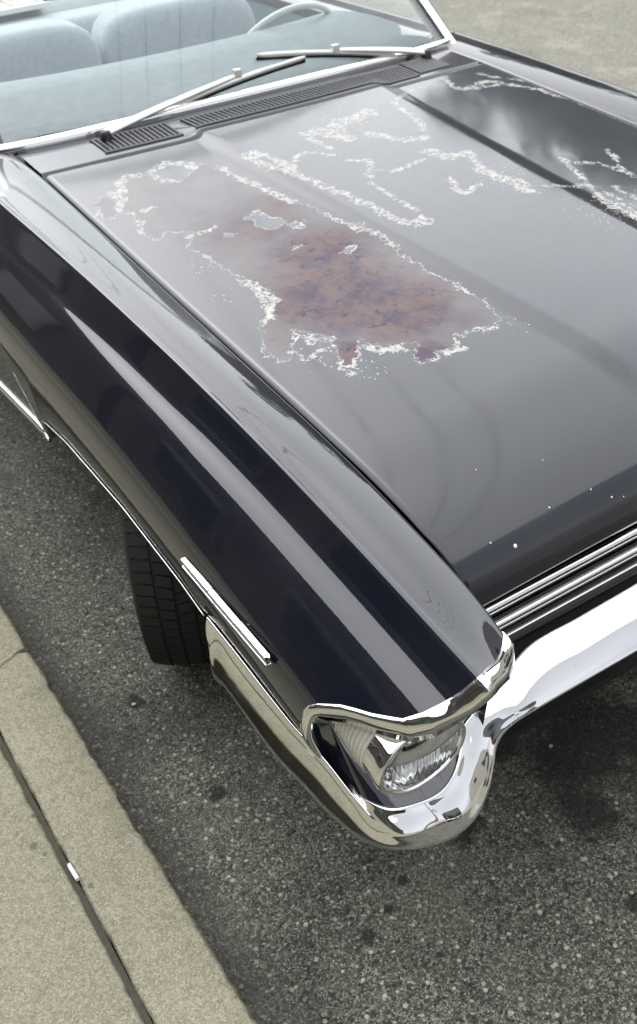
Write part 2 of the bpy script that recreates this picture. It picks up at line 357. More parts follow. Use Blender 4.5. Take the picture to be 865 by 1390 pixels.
# crack across the kerb
cp = [(-1.338, 1.012), (-1.300, 1.028), (-1.279, 1.038), (-1.262, 1.050), (-1.245, 1.053), (-1.228, 1.062), (-1.214, 1.060), (-1.201, 1.060)]
V = []; F = []
for i, (x, y) in enumerate(cp):
    wd = [.0006, .0008, .0010, .0013, .0010, .0018, .006, .009][i]
    V += [(x, y-wd, .1224 if x < -1.212 else .119), (x, y+wd, .1224 if x < -1.212 else .119)]
    if i: F.append((2*i-2, 2*i, 2*i+1, 2*i-1))
put('crack', mesh('crack', V, F, False), DIRT, kerb)
jd = box('pavement_bed', (-6.4, -1.346, -30, 50, .02, .1155), DIRT); tag(jd, kind='structure')
pav = empty('pavement', (-3.6, 0, .12)); tag(pav, kind='structure')
for i in range(-3, 8):
    for j in range(3):
        x1 = -1.3560-j*1.66; y0 = -1.40+i*3.0
        # slab with a slightly ragged road-side edge
        yy = np.linspace(y0, y0+2.99, 160 if (j == 0 and -3 < y0 < 3) else 6); Q = []
        for y in yy:
            jx = .0010*math.sin(y*37)+.0008*math.sin(y*101+1)+rng.normal(0, .0006) if j == 0 else 0
            Q.append([(x1-1.65, y, .095), (x1-1.65, y, .1205), (x1-.010+jx, y, .1208), (x1-.003+jx, y, .1190), (x1+jx, y, .113), (x1+jx, y, .095)])
        s = put('paving_slab', mesh('paving_slab', np.array(Q).reshape(-1, 3), gridfaces(len(yy), 6, flip=True)), CONC2, pav); s.location = (3.6, 0, -.12)

# ------------------------------------------------------------------ the car
car = empty('convertible_car', (0, 0, 0))
tag(car, 'old dark navy convertible with peeling hood lacquer and chrome bumper, parked at the kerb', 'car')

HYZ = [(.048, .735), (.0495, .745), (.053, .757), (.066, .785), (.10, .8165), (.15, .840), (.271, .861), (.44, .876), (.775, .898), (1.125, .920), (1.744, .962), (2.05, .978)]
_h = crom(HYZ, 40)
def hood_z(x, y):
    ze = np.interp(y, _h[:, 0], _h[:, 1])
    u = np.abs(x)/.725
    y = np.asarray(y, float); fade = sm(.05, .35, y); wd = .20+.11*np.clip((y-.2)/1.5, 0, 1)
    return ze+(.012+.020*fade)*(1-u**2.2)+.0085*fade*sm(1.79, 1.70, y)*sm(wd+.030, wd-.030, np.abs(x))
def hood_rear(x):
    u = np.abs(x)/.725
    return 1.635+.10*u**2+.022*sm(.31, .285, np.abs(x))
GAPX = ([-.066, -.005, .128, .271, .44, .775, 1.125, 1.744, 2.1, 5.4], [-.735, -.740, -.740, -.735, -.732, -.729, -.725, -.721, -.72, -.72])
GAPZ = ([-.12, -.066, -.005, .128, .271, .44, .775, 1.125, 1.744, 2.1, 3.4, 5.4], [.74, .780, .815, .842, .861, .876, .898, .920, .962, .972, .962, .90])
CRX = ([-.118, 1.634, 2.1, 5.4], [-.837, -.867, -.87, -.87])
_c = crom([(-.15, .798), (-.118, .804), (.075, .838), (.264, .868), (.417, .889), (.607, .910), (1.09, .944), (1.634, .961), (2.1, .972), (3.4, .965), (4.4, .95), (5.4, .90)], 20)
LIPZ = ([-.2, .435, .455, .55, .8, 1.1, 1.24, 1.29, 1.33, 1.37, 1.41, 1.85, 3.72, 3.80, 3.95, 4.2, 4.45, 4.6, 4.7, 5.4], [.492, .492, .562, .580, .602, .598, .580, .555, .50, .45, .42, .372, .35, .45, .52, .54, .52, .45, .36, .36])
LIPX = ([-.2, .43, .46, 1.27, 1.45, 5.4], [-.960, -.960, -.985, -.985, -.932, -.930])
NS = 6
def section(y):
    """profile points (x,z) across the near wing at station y, and matching key index per sample"""
    gx = np.interp(y, *GAPX); gz = np.interp(y, *GAPZ); cx = np.interp(y, *CRX); cz = np.interp(y, _c[:, 0], _c[:, 1])
    lz = np.interp(y, *LIPZ); lx = np.interp(y, *LIPX)
    deep = np.interp(y, [.05, .20], [.26, .035])
    s1 = np.interp(y, [-.1, .4, 1.1, 1.6], [.056, .058, .068, .074]); s2 = np.interp(y, [-.1, .3, .7, 1.0, 1.3], [.034, .035, .036, .028, .014])
    a1 = R(34); a2 = R(np.interp(y, [0, .9, 1.3], [57, 55, 42]))
    k4 = np.array([cx-.004-s1*math.sin(a1), cz-.004-s1*math.cos(a1)]); k5 = k4+s2*np.array([-math.sin(a2), -math.cos(a2)])
    k7 = np.array([-.992, cz-.198]); k8 = np.array([-.9965, max(cz-.255, lz+.04)])
    k6 = k5+np.array([.46*(k7[0]-k5[0]), .37*(k7[1]-k5[1])])
    top = crom([(gx+.002, gz-deep), (gx+.001, gz-.012), (gx-.002, gz-.002), (gx-.012, gz+.003), ((gx+cx)/2, .5*(gz+cz)+.0065), (cx+.010, cz-.0022), (cx+.0035, cz-.0004)], NS)
    low = crom([(cx+.0035, cz-.0004), (cx, cz-.0008), (cx-.004, cz-.005), .5*(k4+[cx-.004, cz-.005])+[.0008, -.0008], k4, k5, k6, k7, k8, (lx, lz+.006), (lx+.006, lz), (lx+.03, lz+.006)], NS)
    return np.vstack([top, low[1:]])
YF_X = [0, 1, 2, 3, 4, 5, 6, 7, 8, 9, 10, 10.5, 11, 11.5, 12, 12.33, 12.67, 12.85, 13, 14, 17]
YF_K = [-.02, -.050, -.060, -.070, -.102, -.119, -.121, -.122, -.1205, -.110, -.097, -.091, -.084, -.064, -.016, .036, .076, .092, .098, .104, .105]
NP = len(section(.5))
YF = np.interp(np.arange(NP)/NS, YF_X, YF_K)
SY = np.arange(-.30, 2.30, .004)
_S = np.array([section(y) for y in SY])                     # (stations, points, 2), then faired along the car
def fair(A, sg):
    r = int(sg*3); k = np.exp(-.5*(np.arange(-r, r+1)/sg)**2); k /= k.sum()
    n = len(A); pad = np.concatenate([2*A[0]-A[r:0:-1], A, 2*A[-1]-A[-2:-r-2:-1]])
    return sum(k[i]*pad[i:i+n] for i in range(2*r+1))
_F = fair(_S, 11.); _F2 = fair(_S, 2.0); _w = np.clip((np.arange(NP)/NS-13.6)/.8, 0, 1)[None, :, None]
_S = _F*(1-_w)+_F2*_w
def sec_at(y, j):
    f = (y-SY[0])/.004; i = np.clip(np.floor(f).astype(int), 1, len(SY)-3); t = (f-i)[:, None]
    p0, p1, p2, p3 = _S[i-1, j], _S[i, j], _S[i+1, j], _S[i+2, j]
    return .5*(2*p1+(p2-p0)*t+(2*p0-5*p1+4*p2-p3)*t*t+(3*p1-p0-3*p2+p3)*t**3)
def wing_grid(ys, front=False):
    G = []; J = np.arange(NP)
    for y in ys:
        if front:
            yy = y+(YF-ys[0])*max(0, 1-(y-ys[0])/.5)**2; s = sec_at(yy, J)
            G.append(np.stack([s[:, 0], yy, s[:, 1]], -1))
        else:
            s = section(y); G.append(np.stack([s[:, 0], np.full(NP, y), s[:, 1]], -1))
    return np.array(G)
ysF = np.concatenate([np.linspace(-.118, .6, 70), np.linspace(.61, 1.2, 40), np.linspace(1.21, 1.48, 40), np.linspace(1.5, 2.05, 24)])
WG = wing_grid(ysF, True)
MIR = np.array([-1, 1, 1])
grid('front_fender', WG, PAINT, car, flip=True)
grid('front_fender', WG*MIR, PAINT, car)
dg = wing_grid(np.linspace(2.056, 3.38, 50)); qg = wing_grid(np.concatenate([np.linspace(3.386, 3.7, 12), np.linspace(3.71, 4.8, 90), np.linspace(4.85, 5.25, 12)]))
for mm, fl in ((1, True), (-1, False)):
    mir = np.array([mm, 1, 1])
    d = grid('door', dg*mir, PAINT, car, flip=fl); grid('rear_quarter', qg*mir, PAINT, car, flip=fl)
    tubeobj('door_handle', [(-.985*mm, 3.15, .84), (-1.005*mm, 3.17, .84), (-1.005*mm, 3.27, .84), (-.985*mm, 3.29, .84)], .008, CHROME, d)
    # bright lip round the wheel arch and along the sill
    yy = np.linspace(.462, 1.285, 80)
    tubeobj('wheel_arch_trim', [((np.interp(y, *LIPX)-.002)*mm, y, np.interp(y, *LIPZ)-.001) for y in yy], .0017, BRUSH, car, 6)
    P = []
    for y in np.linspace(1.385, 3.7, 60):
        zz = float(np.interp(y, *LIPZ))-.004; xx = float(np.interp(y, *LIPX))-.006; g_ = .15+.85*float(sm(1.385, 1.50, y))
        P.append([((xx+.004)*mm, y, zz+.014*g_), ((xx-.004*g_)*mm, y, zz+.012*g_), ((xx-.007*g_)*mm, y, zz), ((xx-.003*g_)*mm, y, zz-.013*g_), ((xx+.006+.014*g_)*mm, y, zz-.014*g_)])
    grid('sill_moulding', P, CHROME, car, flip=fl)

# ---- hood with weather fields stored on its points
PEEL = {'main': [(-0.651, 1.413), (-0.631, 1.384), (-0.661, 1.278), (-0.651, 1.238), (-0.605, 1.244), (-0.568, 1.211), (-0.603, 1.159), (-0.595, 1.076), (-0.59, 1.002), (-0.575, 0.923), (-0.571, 0.844), (-0.6, 0.808), (-0.638, 0.783), (-0.655, 0.744), (-0.686, 0.703), (-0.679, 0.657), (-0.658, 0.647), (-0.628, 0.678), (-0.597, 0.724), (-0.585, 0.687), (-0.556, 0.656), (-0.578, 0.632), (-0.577, 0.612), (-0.601, 0.568), (-0.582, 0.546), (-0.557, 0.571), (-0.524, 0.609), (-0.509, 0.568), (-0.481, 0.539), (-0.464, 0.553), (-0.443, 0.537), (-0.479, 0.494), (-0.478, 0.478), (-0.448, 0.475), (-0.429, 0.49), (-0.4, 0.48), (-0.376, 0.515), (-0.359, 0.501), (-0.326, 0.508), (-0.296, 0.485), (-0.274, 0.498), (-0.265, 0.515), (-0.251, 0.583), (-0.258, 0.65), (-0.262, 0.725), (-0.269, 0.781), (-0.254, 0.921), (-0.256, 0.994), (-0.282, 1.032), (-0.295, 1.132), (-0.328, 1.271), (-0.337, 1.346), (-0.351, 1.465), (-0.388, 1.512), (-0.432, 1.48), (-0.478, 1.456), (-0.5, 1.496), (-0.512, 1.54), (-0.564, 1.555), (-0.605, 1.503)], 'loop': [(-0.683, 1.487), (-0.658, 1.512), (-0.633, 1.489), (-0.648, 1.429), (-0.666, 1.398), (-0.696, 1.412)], 'isle': [(-0.441, 1.186), (-0.402, 1.201), (-0.393, 1.164), (-0.38, 1.117), (-0.344, 1.078), (-0.365, 1.063), (-0.391, 1.099), (-0.428, 1.107), (-0.441, 1.15)], 'isle2': [(-0.507, 1.171), (-0.511, 1.148), (-0.501, 1.139), (-0.517, 1.14)], 'isle3': [(-0.441, 0.992), (-0.42, 1.004), (-0.397, 0.997), (-0.422, 0.992), (-0.44, 0.982)], 'isle4': [(-0.364, 0.915), (-0.34, 0.921), (-0.322, 0.919), (-0.347, 0.901)]}
LACE = [([(0.395, 1.622), (0.33, 1.601), (0.235, 1.536), (0.217, 1.467), (0.218, 1.413), (0.182, 1.328)], 0.0103), ([(0.134, 1.508), (0.074, 1.498), (0.031, 1.497), (-0.035, 1.451), (-0.047, 1.484), (-0.014, 1.404)], 0.0384), ([(0.047, 1.391), (0.064, 1.36), (0.093, 1.31), (0.145, 1.286)], 0.0236), ([(0.112, 1.197), (0.1, 1.206), (0.122, 1.151), (0.18, 1.145)], 0.026), ([(-0.095, 1.279), (-0.049, 1.256), (-0.084, 1.2), (-0.026, 1.158), (0.061, 1.177)], 0.0092), ([(0.18, 1.145), (0.146, 1.062), (0.154, 0.977), (0.175, 0.91), (0.246, 0.861), (0.309, 0.865)], 0.0097), ([(0.138, 1.052), (0.141, 0.954), (0.15, 0.887)], 0.0195), ([(0.047, 1.052), (0.016, 0.997), (0.018, 0.961), (0.07, 0.984)], 0.013), ([(-0.084, 1.2), (-0.12, 1.149), (-0.126, 1.052), (-0.125, 0.955), (-0.135, 0.907)], 0.0075), ([(-0.142, 0.898), (-0.182, 0.92), (-0.193, 0.96), (-0.193, 1.031), (-0.206, 1.123), (-0.22, 1.22), (-0.241, 1.31), (-0.269, 1.382), (-0.279, 1.476)], 0.0158), ([(-0.185, 0.949), (-0.161, 0.913), (-0.137, 0.918)], 0.0209), ([(-0.192, 1.068), (-0.193, 1.016)], 0.0163), ([(-0.223, 1.222), (-0.219, 1.149)], 0.0195), ([(-0.227, 1.331), (-0.184, 1.375), (-0.148, 1.387), (-0.119, 1.348), (-0.095, 1.318)], 0.008), ([(-0.251, 1.468), (-0.235, 1.398), (-0.225, 1.318)], 0.0154), ([(-0.092, 1.493), (-0.095, 1.435), (-0.084, 1.367)], 0.0142), ([(0.364, 1.01), (0.342, 0.94), (0.309, 0.865), (0.305, 0.781), (0.278, 0.674)], 0.0077), ([(0.364, 1.01), (0.384, 0.959), (0.426, 0.946), (0.435, 0.868), (0.446, 0.835)], 0.0089), ([(0.505, 0.999), (0.481, 0.943), (0.435, 0.868), (0.439, 0.829)], 0.0106), ([(0.309, 0.865), (0.293, 0.824), (0.264, 0.759), (0.272, 0.669)], 0.0107), ([(0.274, 0.786), (0.26, 0.713), (0.264, 0.661)], 0.0199), ([(0.344, 0.807), (0.341, 0.734)], 0.0117), ([(0.507, 1.661), (0.471, 1.565), (0.529, 1.536), (0.615, 1.54)], 0.0131), ([(0.487, 1.542), (0.6, 1.578), (0.653, 1.509), (0.694, 1.453), (0.697, 1.364)], 0.0142), ([(0.71, 1.295), (0.732, 1.216), (0.742, 1.138)], 0.0102), ([(0.627, 1.644), (0.66, 1.583), (0.725, 1.525)], 0.0098), ([(-0.605, 1.503), (-0.594, 1.551), (-0.56, 1.572), (-0.527, 1.564)], 0.0136), ([(-0.502, 1.552), (-0.45, 1.573), (-0.414, 1.541), (-0.409, 1.503)], 0.0197), ([(-0.475, 1.464), (-0.5, 1.486)], 0.0091), ([(-0.628, 1.52), (-0.624, 1.466), (-0.652, 1.428)], 0.0125), ([(-0.631, 1.384), (-0.589, 1.379)], 0.0052), ([(-0.639, 1.344), (-0.661, 1.278)], 0.0078), ([(-0.58, 1.199), (-0.542, 1.192), (-0.516, 1.197)], 0.0082), ([(-0.584, 0.938), (-0.571, 0.885), (-0.574, 0.839)], 0.0122), ([(-0.584, 0.908), (-0.595, 0.822), (-0.629, 0.789)], 0.0139), ([(-0.608, 0.707), (-0.598, 0.675), (-0.571, 0.652)], 0.0133), ([(-0.639, 0.659), (-0.64, 0.623), (-0.609, 0.633), (-0.574, 0.629)], 0.0082), ([(-0.603, 0.555), (-0.597, 0.532)], 0.0077), ([(-0.531, 0.593), (-0.51, 0.556), (-0.477, 0.536)], 0.0082), ([(-0.453, 0.473), (-0.415, 0.473), (-0.389, 0.465)], 0.0086), ([(-0.341, 0.503), (-0.295, 0.48)], 0.0054), ([(-0.29, 1.09), (-0.279, 1.016), (-0.261, 0.956), (-0.259, 0.903)], 0.007), ([(-0.355, 1.457), (-0.344, 1.367), (-0.33, 1.268), (-0.315, 1.177)], 0.0118)]
SPRAY = [((-0.633, 1.058), 0.03), ((-0.655, 0.922), 0.031), ((-0.258, 0.472), 0.031), ((-0.564, 0.528), 0.042), ((-0.607, 0.61), 0.039), ((0.164, 0.98), 0.086), ((0.059, 1.476), 0.143), ((0.26, 0.713), 0.12)]
CHALK = .06
SLATM = simple('slat_paint', (.10, .10, .105), .4, var=.1)
vy = np.concatenate([np.linspace(0, 1, 40)**1.0*.10, np.linspace(.105, 1, 300)])       # 0 front .. 1 rear
front = crom([(.060, .722), (.050, .724), (.0475, .731)], 3)
us = np.linspace(-1, 1, 300)
rows = []
L = _h[:, :2]; L = L[L[:, 0] <= 1.744]
al = np.concatenate([[0], np.cumsum(np.linalg.norm(np.diff(L, axis=0), axis=1))]); al /= al[-1]
for v in vy:
    yb = np.interp(v, al, L[:, 0]); zb = np.interp(v, al, L[:, 1])
    xh = np.interp(yb, [.05, .15, 1.744], [.718, .7305, .715])
    x = us*xh
    y = yb+(hood_rear(x)-1.744)*(sm(.9, 1.744, yb))
    z = hood_z(x, y) if yb > .075 else zb+.012*(1-(np.abs(x)/.725)**2.2)
    e = np.clip((np.abs(us)-.988)/.012, 0, 1); z = z-.007*e**2
    # rear lip rolls down into the cowl gap
    z = z-.006*np.clip((v-.996)/.004, 0, 1)**2
    rows.append(np.stack([x, y, z], -1))
fr = []
for (fy, fz) in front:
    x = us*.718; fr.append(np.stack([x, np.full_like(x, fy), fz+.012*(1-(np.abs(x)/.725)**2.2)], -1))
HG = np.array(fr+rows)
hood = grid('hood', HG, HOODP, car, flip=False)
HV = HG.reshape(-1, 3)[:, :2]
def segdist(pts, poly, closed):
    poly = np.array(poly); n = len(poly); best = np.full(len(pts), 9.)
    for i in range(n if closed else n-1):
        a = poly[i]; b = poly[(i+1) % n]; ab = b-a; t = np.clip(((pts-a)@ab)/max(ab@ab, 1e-9), 0, 1)
        best = np.minimum(best, np.linalg.norm(pts-a-t[:, None]*ab, axis=1))
    return best
def insidep(pts, poly):
    poly = np.array(poly); c = np.zeros(len(pts), bool); n = len(poly); j = n-1
    for i in range(n):
        xi, yi = poly[i]; xj, yj = poly[j]
        c ^= ((yi > pts[:, 1]) != (yj > pts[:, 1])) & (pts[:, 0] < (xj-xi)*(pts[:, 1]-yi)/(yj-yi+1e-12)+xi); j = i
    return c
def sdf(poly): d = segdist(HV, poly, True); return np.where(insidep(HV, poly), -d, d)
pe = np.minimum(sdf(PEEL['main']), sdf(PEEL['loop']))
for k in PEEL:
    if k.startswith('isle'): pe = np.maximum(pe, -sdf(PEEL[k]))
la = np.full(len(HV), .5)
for line, wd in LACE: la = np.minimum(la, segdist(HV, line, False)-wd*.62)
sp = np.zeros(len(HV))
for c, rr in SPRAY: sp = np.maximum(sp, .85*np.exp(-(np.linalg.norm(HV-np.array(c), axis=1)/(rr*1.45))**2))
ti = np.zeros(len(HV))
for c, rr, aa in [((-.47, .78), .17, 1.), ((-.40, .65), .13, 1.), ((-.39, .95), .15, .9), ((-.43, 1.12), .15, .6), ((-.56, .58), .06, .9), ((-.45, .50), .06, .8), ((-.33, .56), .08, .55), ((-.34, 1.2), .1, .5)]:
    ti = np.maximum(ti, aa*np.exp(-(np.linalg.norm(HV-np.array(c), axis=1)/rr)**2))
ch = CHALK*sm(.06, .55, HV[:, 1])
for nm, arr in (('peel', pe), ('lace', la), ('spray', sp), ('tint', ti), ('chalk', ch)):
    at = hood.data.attributes.new(nm, 'FLOAT', 'POINT'); at.data.foreach_set('value', arr.astype(np.float32))
# stone chips near the nose
for (x, y, r) in [(-.604, .071, .0035), (-.642, .087, .0016), (-.515, .092, .0016), (-.427, .088, .0014), (-.396, .069, .0018), (-.373, .064, .0012), (-.47, .16, .001), (-.58, .20, .001)]:
    V, F = lathe([(0, r), (.0006, r*.8), (.0007, .0001)], 9, 'z'); o = put('stone_chip', mesh('stone_chip', V, F), WHITE, hood)
    o.location = (x, y, float(hood_z(x, y)) if y > .075 else float(np.interp(y, _h[:, 0], _h[:, 1]))+.012*(1-(abs(x)/.725)**2.2))
    dz = (float(np.interp(y+.004, _h[:, 0], _h[:, 1]))-float(np.interp(y-.004, _h[:, 0], _h[:, 1])))/.008; o.rotation_euler = (math.atan(dz), 0, 0)

# ---- cowl, vents
def glass_y(x): return 1.825+.055*(np.abs(x)/.6)**2+.03*(np.abs(x)/.74)**6
xs = np.linspace(-.716, .716, 120); P = []
for v in np.linspace(0, 1, 22):
    y = (hood_rear(xs)+.007)*(1-v)+(glass_y(xs)+.03)*v
    z = hood_z(xs, y)-.003; z = z-.05*(1 if v == 0 else 0)
    P.append(np.stack([xs, y, z], -1))
cowl = grid('cowl_panel', P, HOODP, car)
for nm, val in (('peel', .5), ('lace', .5), ('spray', 0.), ('tint', 0.), ('chalk', CHALK)):
    at = cowl.data.attributes.new(nm, 'FLOAT', 'POINT'); at.data.foreach_set('value', np.full(len(cowl.data.vertices), val, np.float32))
def cz_(x, y): return float(hood_z(np.array(x), np.array(y)))-.003
slat_me = boxmesh('vent_slat', -.0026, .0026, -.5, .5, -.002, .002, .0008, 1)
for (xa, xb, n, v0, v1) in [(-.535, -.335, 15, .28, .78), (-.285, .455, 52, .22, .72), (.475, .60, 12, .28, .78)]:
    P = []
    for x in np.linspace(xa, xb, 40):
        ya = hood_rear(x)+.007; yb = glass_y(x)
        P.append([(x, ya+(yb-ya)*v, cz_(x, ya+(yb-ya)*v)+.0012) for v in np.linspace(v0, v1, 4)])
    grid('vent_shade', P, BLACK, cowl)  # black sheet laid on the cowl, no hole: shade between slats
    for x in np.linspace(xa, xb, n+1):
        ya = hood_rear(x)+.007; yb = glass_y(x); y0 = ya+(yb-ya)*(v0-.02); y1 = ya+(yb-ya)*(v1+.02)
        o = put('vent_slat', slat_me, PAINT if False else DARKTRIM, cowl); o.location = (x, (y0+y1)/2, cz_(x, (y0+y1)/2)+.0028); o.scale = (1, y1-y0, 1)
        o.rotation_euler = (math.atan((cz_(x, y1)-cz_(x, y0))/(y1-y0)), 0, 0); o.data.materials[0] = SLATM
    for v in (v0-.03, v1+.03):
        tubeobj('vent_frame', [(x, hood_rear(x)+.007+(glass_y(x)-hood_rear(x)-.007)*v, cz_(x, hood_rear(x)+.007+(glass_y(x)-hood_rear(x)-.007)*v)+.001) for x in np.linspace(xa-.006, xb+.006, 30)], .004, SLATM, cowl, 6)

# ---- windscreen
def glass_pt(x, s, off=0.):        # s 0 base..1 top
    y0 = glass_y(x)+.012; z0 = float(hood_z(np.array(x), np.array(y0)))+.004
    bend = .10*(abs(x)/.74)**3*s
    return np.array([x*(1-.10*s), y0+.46*s+bend-off*.7, z0+.40*s+.03*math.sin(s*math.pi)+off*.7])
xs = np.linspace(-.755, .755, 60)
P = [[glass_pt(x, s) for x in xs] for s in np.linspace(0, 1, 20)]
screen = grid('windscreen', P, GLASS, car)
base = [glass_pt(x, 0., .004)+np.array([0, -.004, 0]) for x in np.linspace(-.77, .77, 70)]
prof = [(.004, .014), (-.004, .012), (-.010, .006), (-.012, -.004), (-.010, -.012)]
P = [[(p[0], p[1]+a, p[2]+b) for a, b in prof] for p in base]
grid('windscreen_moulding', P, CHROME, car, flip=False)
for sgn in (-1, 1):
    pl = [glass_pt(sgn*.766, s) for s in np.linspace(-.03, 1.02, 20)]
    P = []
    for p in pl:
        q = lambda dx, dy, dz: (p[0]+sgn*dx, p[1]+dy, p[2]+dz)
        P.append([q(-.012, -.006, .010), q(0, -.012, .016), q(.014, -.010, .014), q(.022, .008, .004), q(.022, .045, -.02), q(.0, .05, -.02)])
    a = grid('windscreen_pillar', P, CHROME, car, flip=(sgn < 0))
    grid('pillar_seal', [[(p[0]-sgn*.012, p[1]-.003, p[2]+.007), (p[0]-sgn*.034, p[1]+.002, p[2]+.003)] for p in pl], DARKTRIM, a)
P = [[glass_pt(x, 1.)+np.array(o) for o in ((0, -.02, -.012), (0, -.01, .012), (0, .03, .02), (0, .06, .0), (0, .03, -.02))] for x in np.linspace(-.75, .75, 40)]
grid('windscreen_header', P, CHROME, car)

# ---- wipers
def on_glass(x, y, lift):
    y0 = glass_y(x)+.012; s = max(0, (y-y0)/.46); p = glass_pt(x, s); return np.array([x, y, p[2]+lift])
def wiper(piv, arm_end, bl0, bl1):
    o = empty('windscreen_wiper', piv); o.parent = car; iv = -np.array(piv)
    # arm: flat tapering bar
    A = np.array(piv)+[0, 0, .016]; B = np.array(arm_end)
    path = crom([A, A+(B-A)*.3+[0, 0, .004], A+(B-A)*.65+[0, 0, .005], B+[0, 0, .003]], 6)
    P = []
    for i, p in enumerate(path):
        t = i/(len(path)-1); wd = .022*(1-t)+.012*t; hh = .004
        dv = (B-A)/np.linalg.norm(B-A); sd_ = np.cross(dv, [0, -.6, .8]); sd_ /= np.linalg.norm(sd_); upv = np.cross(sd_, dv)
        P.append([p+iv+sd_*wd*.5*c+upv*hh*e for c, e in ((-1, -1), (-1, .6), (-.6, 1), (.6, 1), (1, .6), (1, -1))])
    grid('wiper_arm', P, ALLOY, o, cv=True)
    # pivot
    V, F = lathe([(-.012, .017), (.004, .017), (.010, .014), (.018, .013), (.022, .009), (.022, .0001)], 20, 'z')
    put('wiper_pivot', mesh('wiper_pivot', V, F), DARKTRIM, o)
    # blade: rubber strip, bright spine with claw ends, clip
    b0 = np.array(bl0); b1 = np.array(bl1); pts = [b0+(b1-b0)*t+np.array([0, 0, .008*math.sin(math.pi*t)]) for t in np.linspace(0, 1, 16)]
    bl = tubeobj('wiper_blade', [p+iv for p in pts], [.005]+[.0080]*14+[.005], ALLOY, o, 6)
    P = [[p+iv+np.array(q) for q in ((0, -.002, -.003), (0, -.003, -.014), (0, .002, -.014), (0, .003, -.003))] for p in pts]
    grid('blade_rubber', P, RUBBER, bl)
    c = np.array(arm_end)+iv+[0, 0, .008]
    put('blade_clip', boxmesh('blade_clip', c[0]-.014, c[0]+.010, c[1]-.008, c[1]+.008, c[2]-.010, c[2]+.012, .003, 2), ALLOY, bl)
    return o
g = on_glass
wiper(g(-.502, 1.815, .0)+[0, 0, -.006], g(-.065, 1.865, .018), g(-.285, 1.850, .012), g(.165, 1.876, .016))
wiper(g(.585, 1.845, .0)+[0, 0, -.004], g(.275, 1.878, .020), g(.015, 1.895, .020), g(.48, 1.866, .012))

# ---- interior
inn = empty('interior', (0, 2.6, .3)); inn.parent = car
def ipart(name, me, mat): o = put(name, me, mat, inn); o.location = (0, -2.6, -.3); return o
xs = np.linspace(-.75, .75, 50); P = []
for (dy, z) in [(-.02, .0), (.06, .005), (.16, .012), (.30, .022), (.40, .024), (.455, .018), (.49, .0), (.50, -.03), (.48, -.09), (.44, -.2)]:
    row = []
    for x in xs:
        e = max(0, (abs(x)-.60)/.15); y = float(glass_y(x))+.05+dy*(1.10 if dy > 0 else 1)-.10*e*e*(dy > .2); row.append((x, y, 1.0+z-.03*e*e-(.022 if dy > .12 and dy < .2 else 0)))
    P.append(row)
ipart('dashboard', mesh('dashboard', np.array(P).reshape(-1, 3), gridfaces(len(P), 50)), DASHM)
def cushion(x0, x1, y0, y1, z0, z1, lean, name, mat, crown=.03):
    n = 26; Pq = []
    for i in range(n):                                 # around in the x-z outline, rows in y
        pass
    bm = bmesh.new(); bmesh.ops.create_cube(bm, size=2)
    bmesh.ops.subdivide_edges(bm, edges=list(bm.edges), cuts=11, use_grid_fill=True)
    for v in bm.verts:
        x, y, z = v.co
        k = 7.0; r = (abs(x)**k+abs(y)**k+abs(z)**k)**(1/k); r = max(r, .001); x, y, z = x/r, y/r, z/r
        zz = z0+(z1-z0)*(z+1)/2; 
        v.co = ((x0+x1)/2+x*(x1-x0)/2, (y0+y1)/2+y*(y1-y0)/2+lean*(zz-z0), zz-crown*x**4*(z > 0))
    me = bpy.data.meshes.new(name); bm.to_mesh(me); bm.free(); me.polygons.foreach_set('use_smooth', [True]*len(me.polygons))
    o = ipart(name, me, mat); return o
for xc in (-.375, .265):
    cushion(xc-.315, xc+.315, 2.80, 2.98, .50, 1.045, .14, 'seat_back', SEATM)
    cushion(xc-.315, xc+.315, 2.42, 2.90, .36, .54, 0, 'seat_cushion', SEATM)
cushion(-.68, .68, 3.52, 3.72, .45, .90, .12, 'rear_seat_back', SEATM, .0)
cushion(-.68, .68, 3.15, 3.6, .34, .50, 0, 'rear_seat_cushion', SEATM, .0)
ipart('floor', boxmesh('floor', -.72, .72, 1.95, 3.75, .24, .27), CARPET)
for s in (-1, 1):
    ipart('door_card', boxmesh('door_card', *(sorted((s*.72, s*.755))), 2.0, 3.8, .25, .955, .01), DASHM)
# steering wheel
sc_ = np.array([.46, 2.50, .90]); ax = np.array([0, .82, .57]); uu = np.array([1, 0, 0]); vv = np.cross(ax, uu)
ring = [sc_+.205*(math.cos(t)*uu+math.sin(t)*vv) for t in np.linspace(0, 2*math.pi, 64)]
V, F = tube(ring, .0100, 10, False); ipart('steering_wheel_rim', mesh('steering_wheel_rim', V, F), WHITE)
ring2 = [sc_+ax*-.02+.145*(math.cos(t)*uu+math.sin(t)*vv) for t in np.linspace(0, 2*math.pi, 48)]
V, F = tube(ring2, .005, 8, False); ipart('horn_ring', mesh('horn_ring', V, F), CHROME)
for s in (-1, 1):
    V, F = tube([sc_+ax*.03, sc_+uu*s*.1, sc_+uu*s*.2], [.02, .014, .011], 8); ipart('steering_wheel_spoke', mesh('steering_wheel_spoke', V, F), CHROME)
V, F = tube([sc_-ax*.03, sc_+ax*.03, sc_-np.array([0, .45, .12])], [.045, .05, .03], 14); ipart('steering_column', mesh('steering_column', V, F), DASHM)
